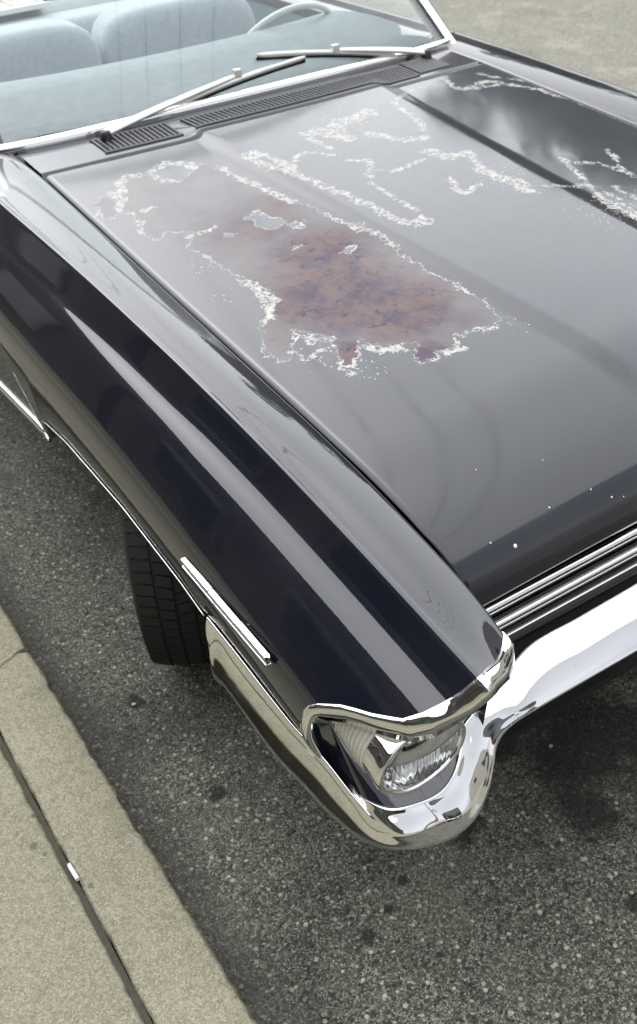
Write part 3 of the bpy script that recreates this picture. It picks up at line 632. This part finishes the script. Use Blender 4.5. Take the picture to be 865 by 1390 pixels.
# folded top cover, boot lid, tail
P = []
for v in np.linspace(0, 1, 12):
    P.append([(x, 3.70+.30*v, .872+.05*math.sin(v*math.pi)*(1-(abs(x)/.75)**4)) for x in np.linspace(-.74, .74, 30)])
grid('folded_top_cover', P, DASHM, car)
P = [[(x, y, float(np.interp(y, *GAPZ))+.02*(1-(abs(x)/.72)**2)) for x in np.linspace(-.716, .716, 30)] for y in np.linspace(4.0, 5.22, 20)]
grid('boot_lid', P, PAINT, car)
P = [[(x, 5.25-.05*(abs(x)/.97)**4, z) for x in np.linspace(-.97, .97, 30)] for z in np.linspace(.30, .92, 8)]
grid('tail_panel', P, PAINT, car, flip=True)
P = [[(x, 5.30-.10*(abs(x)/1.)**4+a, .48+b) for a, b in ((0, .10), (.05, .09), (.07, 0), (.05, -.09), (0, -.1))] for x in np.linspace(-.99, .99, 40)]
grid('rear_bumper', P, CHROME, car)

# ---- front bumper (near half authored, far half mirrored)
BST = [
  [(0.0, 0.045, 0.604), (0.0, -0.034, 0.56), (0.0, -0.042, 0.538)] ,
  [(-0.2, 0.043, 0.603), (-0.24, -0.033, 0.558), (-0.24, -0.041, 0.537)] ,
  [(-0.3351, 0.0401, 0.6), (-0.4015, -0.0302, 0.555), (-0.4042, -0.0363, 0.533)] ,
  [(-0.4808, 0.0377, 0.6), (-0.5438, -0.0331, 0.555), (-0.5344, -0.0329, 0.533)] ,
  [(-0.5976, 0.0357, 0.6), (-0.6513, -0.0333, 0.555), (-0.6517, -0.0321, 0.533)] ,
  [(-0.6748, 0.0241, 0.572), (-0.6864, -0.0273, 0.548), (-0.6827, -0.0301, 0.525)] ,
  [(-0.7436, 0.0007, 0.562), (-0.7169, -0.0271, 0.54), (-0.703, -0.0306, 0.516)] ,
  [(-0.7685, -0.0061, 0.55), (-0.7423, -0.0361, 0.525), (-0.7215, -0.0348, 0.502)] ,
  [(-0.7914, -0.029, 0.54), (-0.7633, -0.0566, 0.508), (-0.7415, -0.0502, 0.484)] ,
  [(-0.8263, -0.0562, 0.53), (-0.7913, -0.0779, 0.496), (-0.7689, -0.0725, 0.468)] ,
  [(-0.8581, -0.0653, 0.522), (-0.8412, -0.0994, 0.486), (-0.8167, -0.0961, 0.452)] ,
  [(-0.9008, -0.0596, 0.518), (-0.8813, -0.0936, 0.482), (-0.8661, -0.0953, 0.436)] ,
  [(-0.9352, -0.0396, 0.512), (-0.9388, -0.0723, 0.482), (-0.9277, -0.062, 0.425)] ,
  [(-0.9579, -0.0067, 0.512), (-0.9583, -0.0377, 0.486), (-0.9628, -0.0145, 0.412)] ,
  [(-0.958, 0.0407, 0.4982), (-0.968, 0.009, 0.5083), (-0.978, 0.059, 0.4049)] ,
  [(-0.966, 0.1148, 0.5167), (-0.976, 0.0803, 0.5344), (-0.986, 0.1485, 0.4063)] ,
  [(-0.971, 0.2048, 0.5184), (-0.981, 0.1675, 0.5362), (-0.991, 0.2282, 0.4035)] ,
  [(-0.975, 0.3812, 0.5391), (-0.985, 0.3431, 0.5597), (-0.995, 0.3962, 0.4324)] ,
  [(-0.975, 0.4413, 0.5411), (-0.985, 0.4067, 0.563), (-0.995, 0.4388, 0.421)] ,
  [(-0.975, 0.4864, 0.5435), (-0.985, 0.4536, 0.5648), (-0.995, 0.4357, 0.5049)] ,
]
BST = np.array(BST)
Acur, Bcur, Ccur = [crom(BST[:, i], 8) for i in range(3)]
nb = len(Acur); P = []
for i in range(nb):
    a, b, c = Acur[i], Bcur[i], Ccur[i]
    side = sm(-.945, -.968, b[0])
    t = Bcur[min(i+1, nb-1)]-Bcur[max(i-1, 0)]; t /= np.linalg.norm(t)
    n = np.cross(b-a, t); n /= max(np.linalg.norm(n), 1e-6); n = n*np.sign(n[2] if abs(n[2]) > .3 else -n[0])
    out = np.array([-t[1], t[0], 0]); out /= max(np.linalg.norm(out), 1e-6)
    out = out*np.sign(-(out[0]*side+out[1]*(1-side)) if True else 1)
    bl = (1-side)*sm(-.78, -.66, a[0]); m1 = a+(b-a)*.30+n*(.001+.003*bl)*(1-side); m2 = a+(b-a)*.70+n*(.002+.003*bl)*(1-side)
    bc1 = b+(c-b)*.22+out*.0035*(1-side)+out*.004*side; bc2 = b+(c-b)*.62+out*.0095*(1-side)+out*.005*side
    d = c-out*.02+np.array([0, 0, -.022])*(1-side)+np.array([0, 0, -.012])*side
    e = c-out*.06+np.array([0, 0, -.018])
    a0 = a-out*.004+np.array([0, 0, -.02])
    P.append(crom([a0, a, m1, m2, b, bc1, bc2, c, d, e], 4))
P = np.array(P)
full = np.concatenate([P[::-1]*MIR, P[1:]])
bumper = grid('front_bumper', full, CHROME, car, flip=False)
# panel tucked between bumper and lamp (body colour), both corners
A = Acur[6*8:15*8]
for mm in (1, -1):
    rows_ = []
    for f in np.linspace(0, 1, 8):
        tgt = np.stack([np.clip(A[:, 0], -.955, -.76), np.full(len(A), .10), np.full(len(A), .605)], -1)
        q = A+[0, 0, -.004]; q = q*(1-f)+tgt*f; q[:, 2] += .004*math.sin(f*math.pi); rows_.append(q*[mm, 1, 1])
    grid('lamp_apron', rows_, PAINT, car, flip=(mm > 0))

# ---- grille: stepped bright bars over a dark bed
bed = grid('grille_bed', [[(x, y, z) for (y, z) in ((.090, .742), (.072, .730), (.070, .60), (.075, .40), (.12, .25))] for x in np.linspace(-.735, .735, 12)], DARKTRIM, car, flip=True)
def gbar(prof, mat, name='grille_bar'):
    grid(name, [[(x, y, z) for y, z in prof] for x in np.linspace(-.728, .728, 40)], mat, car, flip=True)
def barprof(y, z, h, d=.010):     # small half-round standing off the bed
    return [(y+d+.012, z+h*.1), (y+d*.4, z+h*.5), (y, z+h*.2), (y, z-h*.25), (y+d*.5, z-h*.5), (y+d+.012, z-h*.5)]
gbar(barprof(.050, .7335, .0035, .004), CHROME)
gbar(barprof(.046, .7140, .0070, .008), CHROME)
gbar(barprof(.054, .6930, .0022, .004), BRUSH)
gbar(barprof(.042, .6740, .0080, .010), CHROME)
gbar(barprof(.052, .6520, .0022, .004), BRUSH)
gbar(barprof(.046, .6330, .0028, .005), BRUSH)
gbar([(.068, .705), (.060, .700), (.060, .682), (.066, .680)], DARKTRIM, 'grille_step')
gbar([(.068, .664), (.058, .660), (.058, .640), (.066, .638)], DARKTRIM, 'grille_step')
gbar([(.066, .627), (.050, .622), (.046, .606), (.060, .600)], DARKTRIM, 'grille_step')

# ---- bright eyebrow round the front edge of each wing, lamp pod under it
KEY = np.arange(NP)/NS
kk = [1.5, 3, 5, 7, 9, 10, 11, 11.8, 12.7, 13.1, 15, 16]
OFF = {1: [(.003, -.012, -.004), (.004, -.016, -.006), (.002, -.018, -.007), (0, -.019, -.007), (0, -.019, -.008), (0, -.018, -.008), (-.001, -.015, -.009), (-.003, -.010, -.010), (-.003, -.006, -.010), (-.003, -.014, 0), (-.003, -.015, 0), (-.003, -.015, 0)],
       2: [(.004, -.012, -.018), (.006, -.017, -.021), (.005, -.020, -.022), (.003, -.021, -.021), (.004, -.020, -.023), (.005, -.018, -.027), (.006, -.015, -.038), (.005, -.009, -.040), (.005, -.006, -.030), (.008, -.016, -.004), (.008, -.016, 0), (.008, -.016, 0)],
       3: [(.008, .03, -.022), (.010, .03, -.025), (.010, .03, -.026), (.010, .04, -.025), (.012, .04, -.027), (.018, .04, -.030), (.030, .04, -.040), (.040, .03, -.040), (.045, .01, -.030), (.045, -.012, -.004), (.045, -.012, 0), (.045, -.012, 0)]}
idx = [j for j in range(NP) if 1.5 <= KEY[j] <= 15.4]
Fe = WG[0][idx]
def offs(k): o = np.array(OFF[k]); return np.stack([np.interp(KEY[idx], kk, o[:, c]) for c in range(3)], -1)
o1, o2, o3 = offs(1), offs(2), offs(3)
nrm = np.zeros_like(Fe); nrm[:, 0] = -np.interp(KEY[idx], [1, 4, 7, 11, 14], [-.6, 0, .2, .7, 1]); nrm[:, 2] = np.interp(KEY[idx], [1, 4, 7, 11, 14], [.6, 1, 1, .7, 0])
rowsE = np.array([Fe+nrm*-.002+[0, .006, 0], Fe+nrm*.0025+[0, .004, 0], Fe+nrm*.004+o1*.30, Fe+nrm*.002+o1*.75, Fe+o1, Fe+o1*.6+o2*.4, Fe+o2, Fe+o2*.6+o3*.4, Fe+o3])
eb = fair(rowsE.transpose(1, 0, 2), .45)
lamp_c = (-.878, -.040, .598)
LENS = NT('lamp_glass'); LENS.set(Base_Color=(.88, .90, .90), Roughness=.05, Transmission_Weight=.85, IOR=1.45); LENS.bump(LENS.noise(60, 2), .1, .001)
AMBR = NT('ribbed_lens'); AMBR.set(Base_Color=(.52, .50, .42), Roughness=.28, Metallic=0., Coat_Weight=.6)
for mm in (1, -1):
    mv = np.array([mm, 1, 1])
    grid('fender_brow_trim', eb*mv, CHROME, car, flip=(mm < 0))
    hl = empty('headlamp', (lamp_c[0]*mm, lamp_c[1], lamp_c[2])); hl.parent = car; hl.scale = (1.22, 1, 1.0)
    r0 = .060
    # fluted lens: columns across x, each clipped to the round outline
    P = []
    for x in np.linspace(-r0*.999, r0*.999, 160):
        hz = math.sqrt(r0*r0-x*x)
        P.append([(x, -.005-.016*(1-(x*x+z*z)/r0**2)+.0022*math.cos(x*2*math.pi/.0092)*(1-((x*x+z*z)/r0**2)**3)*(1 if z < .03 else .3), z) for z in np.linspace(-hz, hz, 30)])
    grid('lamp_lens', P, LENS.m, hl, flip=True)
    V, F = lathe([(.035, .0001), (.032, .03), (.012, .052), (-.002, .0605)], 40, 'y'); put('lamp_reflector', mesh('lamp_reflector', V, F), CHROME, hl)
    V, F = lathe([(-.001, .0585), (-.008, .0600), (-.011, .0635), (-.009, .0675), (-.002, .0695), (.012, .0690), (.034, .0672)], 64, 'y'); put('lamp_bezel', mesh('lamp_bezel', V, F), CHROME, hl)
    P = []
    for x in np.linspace(-r0*1.03, r0*1.03, 60):
        hz = math.sqrt(max(0, (r0*1.045)**2-x*x)); z0 = min(hz-.001, .026+.10*max(0, -x-.02)*.5)
        P.append([(x, -.005-.017*(1-min(1, (x*x+z*z)/(r0*1.045)**2))-(.0065 if q_ > 0 else .001), z) for q_, z in [(0, z0-.0005)]+[(1, z0+(hz-z0)*t_) for t_ in np.linspace(0, 1, 12)]])
    grid('lamp_lid', P, CHROME, hl, flip=True)
    # ribbed side lens behind the bezel
    P = []
    for v in np.linspace(0, .115, 160):
        row = []
        for t in np.linspace(R(75), R(295), 40):
            rr = .0640+.0048*abs(math.sin(v*math.pi/.0100))-.008*(v/.105)
            z = rr*math.sin(t); row.append((rr*math.cos(t)*mm*1.0, .034+v, z))
        P.append(row)
    grid('ribbed_side_lens', P, AMBR.m, hl, flip=(mm > 0))
    # dark lamp recess
    grid('lamp_recess', [[(mm*x, y, z) for x, y, z in ((-.748, .035, zz), (-.750, .14, zz), (-.90, .22, zz), (-.935, .18, zz), (-.945, .125, zz))] for zz in np.linspace(.40, .66, 6)], PAINT, car)

# ---- bright script bar on the wing side
for mm in (1, -1):
    em = empty('fender_emblem', (mm*-.998, .34, .68)); em.parent = car
    def ep(y, z, o): return (mm*(-.0015-o), y-.34, z-.68)
    y0, y1 = .487, .197
    def seg(ya, yb, za, zb, h, o, mat, name):
        P = []
        for t in np.linspace(0, 1, 8):
            y = ya+(yb-ya)*t; z = za+(zb-za)*t
            P.append([ep(y, z+h*.5, -.006), ep(y, z+h*.5, o*.6), ep(y, z+h*.22, o), ep(y, z-h*.22, o), ep(y, z-h*.5, o*.6), ep(y, z-h*.5, -.006)])
        b = grid(name, P, mat, em, flip=(mm < 0))
    zl = lambda y: .683+(y-.34)*.02
    seg(.487, .388, zl(.487), zl(.388), .0040, .0045, CHROME, 'emblem_bar')
    seg(.386, .291, zl(.386)-.001, zl(.291)-.001, .0037, .0045, CHROME, 'emblem_bar')
    seg(.289, .197, zl(.289), zl(.197), .0046, .0048, CHROME, 'emblem_bar')
    seg(.487, .197, zl(.487)-.010, zl(.197)-.010, .0075, .0015, DARKTRIM, 'emblem_plate')
    seg(.487, .197, zl(.487)-.0155, zl(.197)-.0155, .0022, .0040, BRUSH, 'emblem_border')
    V, F = tube([ep(.386-.095*t, zl(.34)-.0100+.0022*math.sin(t*60)+.0012*math.sin(t*23), .003) for t in np.linspace(0, 1, 120)], .0005, 4)
    put('emblem_script', mesh('emblem_script', V, F), CHROME, em)

# ---- wheels
def tyre_mesh():
    Rr, wd = .355, .21; V, F = [], []
    # carcass
    prof = [(-.055, .20), (-.085, .215), (-.104, .25), (-.110, .285), (-.110, .310), (-.102, .329), (-.088, .3430), (0, .3485), (.088, .3430), (.102, .329), (.110, .310), (.110, .285), (.104, .25), (.085, .215), (.055, .20)]
    v, f = lathe(crom(prof, 2), 96, 'x'); V += v; F += f
    # tread blocks: three centre ribs with sipes, two shoulders
    def block(x0, x1, t0, t1, sk=0.0, rt=Rr):
        base = len(V)
        for (x, sft) in ((x0, 0), (x1, sk)):
            for t in (t0+sft, t1+sft):
                for rr in (.343 if abs(x) < .085 else .325, rt-(.0150 if abs(x) > .09 else (.0030 if abs(x) > .05 else 0))):
                    V.append((x, rr*math.cos(t), rr*math.sin(t)))
        a = base
        F.extend([(a+1, a+3, a+7, a+5), (a, a+1, a+5, a+4), (a+2, a+6, a+7, a+3), (a, a+2, a+3, a+1), (a+4, a+5, a+7, a+6)])
    N = 78; st = 2*math.pi/N
    for k in range(N):
        t = k*st
        block(-.102, -.060, t, t+st*.84, .01); block(.060, .102, t+st*.4, t+st*1.24, -.01)
        block(-.053, -.022, t+.3*st, t+st*1.16, .022); block(.022, .053, t+.1*st, t+st*.96, .022)
        block(-.016, .016, t, t+st*.90, -.02)
    me = mesh('tyre', V, F, False); return me
TY = tyre_mesh()
v, f = lathe([(-.05, .203), (-.075, .205), (-.080, .195), (-.06, .185), (-.045, .15), (-.058, .10), (-.075, .06), (-.085, .0001)], 48, 'x'); RIM = mesh('rim', v, f)
for (x, y, a) in ((-.78, 1.02, R(-25)), (.78, 1.02, R(-25)), (-.80, 4.2, 0), (.80, 4.2, 0)):
    wv_ = empty('wheel', (x, y, .352), a if x < 0 else a+math.pi); wv_.parent = car
    put('tyre', TY, RUBBER, wv_); put('rim', RIM, CHROME, wv_)

# ---- dark inner structure so nothing shows through
for s in (-1, 1):
    grid('wheel_well', [[(s*x, y, z) for x, z in ((-.955, .60), (-.90, .70), (-.75, .74), (-.60, .70), (-.56, .20))] for y in np.linspace(.30, 1.55, 14)], UNDER, car)
    box('inner_fender', tuple(sorted((s*.64, s*.86)))+(1.46, 1.50, .46, .72), UNDER, car)
    box('inner_fender', tuple(sorted((s*.60, s*.94)))+(.24, .28, .30, .72), UNDER, car)
    grid('chassis_rail', [[(s*x, y, z) for x, z in ((-.86, .40), (-.80, .30), (-.55, .22))] for y in (1.5, 2.5, 3.7)], UNDER, car)
box('underbody', (-.62, .62, .14, 5.0, .20, .225), UNDER, car)
box('firewall', (-.70, .70, 1.90, 1.93, .24, .95), UNDER, car)
box('engine_bay', (-.56, .56, .20, 1.6, .25, .70), UNDER, car)
for s in (-1, 1): box('inner_sill', tuple(sorted((s*.76, s*.93)))+(1.52, 3.7, .40, .80), UNDER, car)

# ------------------------------------------------------------------ small things
fr_ = empty('slatted_panel', (-.05, 3.82, .930)); tag(fr_, 'white framed panel with beige panes lying behind the seats', 'panel')
for i in range(5): box('frame_bar', (-.34+i*.11, -.33+i*.11, -.10, .10, 0, .02), WHITE, fr_, .003)
for yy in (-.11, .10): box('frame_bar', (-.345, .125, yy, yy+.014, 0, .022), WHITE, fr_, .003)
for i in range(4): box('pane', (-.329+i*.11, -.231+i*.11, -.096, .1, .004, .010), BEIGE, fr_)
bt = np.array([-1.3455, .430, .1245]); 
V, F = tube([(0, -.020, 0), (0, -.014, 0), (0, .012, 0), (.0005, .021, -.0005)], [.0040, .0044, .0044, .0038], 12)
cb = put('cigarette_butt', mesh('cigarette_butt', V, F), WHITE); cb.location = (-1.3455, .430, .1225); cb.rotation_euler = (0, 0, R(3)); tag(cb, 'small white cigarette butt lying in the kerb joint', 'cigarette butt')
stone_me = []
for k in range(3):
    bm = bmesh.new(); bmesh.ops.create_icosphere(bm, subdivisions=2, radius=1)
    for v in bm.verts: v.co *= 1+random.uniform(-.22, .22)
    me = bpy.data.meshes.new('pebble'); bm.to_mesh(me); bm.free(); stone_me.append(me)
PEB = simple('pebble_stone', (.36, .34, .28), .8, var=.3, scale=200)
for me in stone_me: me.materials.append(PEB)
for i, (x, y, s) in enumerate([(-.965, .445, .0055), (-.99, .435, .0045), (-1.04, .86, .0055), (-1.06, .74, .004), (-.36, .28, .006), (-.335, .20, .005), (-1.10, 1.15, .006), (-.80, -.20, .006), (-.55, -.13, .004)]):
    o = put('pebble', stone_me[i % 3]); o.location = (x, y, s*.4); o.scale = (s, s*.8, s*.6); o.rotation_euler = (0, 0, i*1.3)
    tag(o, ['pale pebble on asphalt below the chrome bumper wing', 'smaller pale pebble beside another under the bumper wing', 'pale pebble on asphalt between kerb and front tyre', 'tiny pebble near the kerb beside the tyre', 'pale pebble on the oil stain before the bumper', 'small pebble in the oil stain before the bumper', 'pebble at the kerb foot left of the tyre', 'pebble on bare asphalt below the bumper corner', 'tiny pebble on asphalt right of the bumper corner'][i], 'pebble', 'loose pebbles on the asphalt')

# ------------------------------------------------------------------ the street around, out of view, added to show in paint, glass and chrome
BRICK = simple('dark_render', (.055, .045, .036), .9, var=.2, scale=3); STUC = simple('pale_stucco', (.36, .34, .30), .9, var=.12, scale=2)
PANE = simple('window_pane', (.03, .035, .04), .08); TIMB = simple('timber', (.11, .075, .05), .8, var=.3, scale=12); GREENP = simple('green_paint', (.03, .13, .08), .4)
def building(x0, x1, y0, y1, h, face, mat, label, wins, door=None):  # invented buildings, never in view, put in to be mirrored in the paint
    b = empty('building', ((x0+x1)/2, (y0+y1)/2, 0)); tag(b, label, 'building')
    off = (-(x0+x1)/2, -(y0+y1)/2, 0)
    def bp_(name, bx, mt, bev=0): o = put(name, boxmesh(name, *bx, bev=bev, seg=1), mt, b); o.location = off; return o
    bp_('wall', (x0, x1, y0, y1, -.05, h), mat); bp_('cornice', (x0-.15, x1+.15, y0-.15, y1+.15, h+.003, h+.3), mat, .03)
    fx = x1 if face > 0 else x0
    for (ya, yb, za, zb) in wins:
        w_ = bp_('window', tuple(sorted((fx, fx+face*.08)))+(ya-.07, yb+.07, za-.07, zb+.07), TIMB)
        o = put('pane', boxmesh('pane', *sorted((fx+face*.083, fx+face*.088)), ya, yb, za, zb), PANE, w_)
    if door: bp_('door', tuple(sorted((fx, fx+face*.06)))+door, GREENP)
    return b
building(-13, -6.4, -9, 7.5, 4.2, 1, BRICK, 'added low dark rendered shop beside the pavement, only mirrored in the paintwork', [(y, y+1.5, 1.0, 2.6) for y in (-7.5, -5, -.5, 2, 4.8)], (-3, -1.9, .1, 2.3))
building(-13, -6.4, 7.9, 30, 5.2, 1, BRICK, 'added taller dark building further back along the pavement, only mirrored in the car', [(y, y+1.4, 1.0, 2.6) for y in (10, 13, 16, 19, 22, 25)], None)
building(15, 24, -14, 10, 5.5, -1, STUC, 'added pale building across the street, only mirrored in the hood', [(y, y+1.5, 1.0, 2.6) for y in (-12, -9, -6, -3, 0, 3, 6)], None)
building(15, 24, 11, 40, 7.0, -1, BRICK, 'added dark taller building across the street, only mirrored in the hood', [(y, y+1.5, 1.0, 2.6) for y in (13, 17, 21, 25, 29, 33)], None)
# added poles, out of view, to hold the mirrored overhead wires
pa, pb = (-2.2, -16, 0), (7.2, 24, 0)
poles = []
for nm, p in (('added_pole', pa), ('added_pole', pb)):
    o = empty(nm, p); tag(o, 'added timber utility pole %s, only mirrored in the windscreen' % ('at the kerb ahead' if p is pa else 'across the street behind'), 'pole', 'utility poles carrying the wires')
    tubeobj('post', [(0, 0, -.1), (0, 0, 4), (0, 0, 9)], [.16, .14, .11], TIMB, o, 12); box('cross_arm', (-1.2, 1.2, -.16, -.05, 8.2, 8.32), TIMB, o)
for i, dx in enumerate((-1.1, -.45, .35, 1.1)):
    a = np.array(pa)+[dx, -.1, 8.4]; b = np.array(pb)+[dx, -.1, 8.4]
    pts = [a+(b-a)*t-np.array([0, 0, 1.1*4*t*(1-t)]) for t in np.linspace(0, 1, 40)]
    o = tubeobj('overhead_wire', pts, .014, DARKTRIM, None, 6); tag(o, ['outermost overhead wire on the pavement side', 'second overhead wire from the pavement side', 'third overhead wire from the pavement side', 'outermost overhead wire on the street side'][i]+', mirrored in the windscreen', 'wire', 'overhead wires')
# added tree, unseen itself, for a dark reflection on the hood
tr = empty('added_tree', (14, 12, 0)); tag(tr, 'added leafy tree across the road, only mirrored in the hood', 'tree')
tubeobj('trunk', [(0, 0, -.1), (.05, 0, 1.5), (-.1, .1, 3), (.1, 0, 5)], [.22, .18, .15, .06], TIMB, tr, 10)
LEAF = simple('leaf', (.05, .085, .03), .6, var=.4, scale=1)
V, F = [], []
cl = [(rng.normal(0, 1.5), rng.normal(0, 1.5), rng.uniform(3.2, 7.5), rng.uniform(.6, 1.2)) for _ in range(26)]
for _ in range(5200):
    c = cl[rng.integers(len(cl))]; d = rng.normal(0, 1, 3); d = d/np.linalg.norm(d)*c[3]*rng.uniform(.4, 1)**.6; p = np.array(c[:3])+d
    u = rng.normal(0, 1, 3); u /= np.linalg.norm(u); v_ = np.cross(u, rng.normal(0, 1, 3)); v_ /= np.linalg.norm(v_); s = rng.uniform(.10, .20)
    b = len(V); V += [p-u*s, p+v_*s*.5, p+u*s, p-v_*s*.5]; F.append((b, b+1, b+2, b+3))
put('crown', mesh('crown', V, F, False), LEAF, tr)
# added van, out of view, for dark reflections in hood edge and bumper
van = empty('added_van', (.02, -5.9, 0)); tag(van, 'added dark van ahead, only mirrored in the hood edge and bumper', 'van')
VANP = simple('van_paint', (.02, .022, .028), .25, var=.1)
P = []
for t, (y, zt, zb, wd) in enumerate([(2.30, 1.75, .55, .86), (2.36, 1.60, .50, .90), (2.33, 1.95, .45, .92), (1.9, 2.08, .40, .95), (0, 2.12, .38, .96), (-1.2, 2.08, .38, .96), (-1.6, 1.75, .40, .95), (-2.0, 1.25, .42, .93), (-2.6, 1.10, .45, .88), (-2.72, .95, .5, .80)]):
    if t < 2: continue
    sec = crom([(-wd*.93, zb), (-wd, zb+.15), (-wd, zb+.5*(zt-zb)), (-wd*.90, zt-.18), (-wd*.72, zt-.02), (0, zt+.03), (wd*.72, zt-.02), (wd*.90, zt-.18), (wd, zb+.5*(zt-zb)), (wd, zb+.15), (wd*.93, zb)], 4)
    P.append([(x, y, z) for x, z in sec])
me = mesh('van_body', np.array(P).reshape(-1, 3), gridfaces(len(P), len(P[0]), flip=True)+[tuple(range(len(P[0])))]); put('van_body', me, VANP, van)
box('rear_window', (-.68, -.04, 2.331, 2.345, 1.25, 1.80), PANE, van, .005); box('rear_window', (.04, .68, 2.331, 2.345, 1.25, 1.80), PANE, van, .005)
box('bumper', (-.92, .92, 2.30, 2.48, .42, .58), BRUSH, van, .03)
REDL = simple('tail_lamp_red', (.35, .02, .02), .2)
for s in (-1, 1):
    box('tail_lamp', tuple(sorted((s*.74, s*.86)))+(2.331, 2.36, .85, 1.15), REDL, van, .01)
    for yy in (1.45, -1.75):
        o = put('wheel', TY, RUBBER, van); o.location = (s*.82, yy, .345)
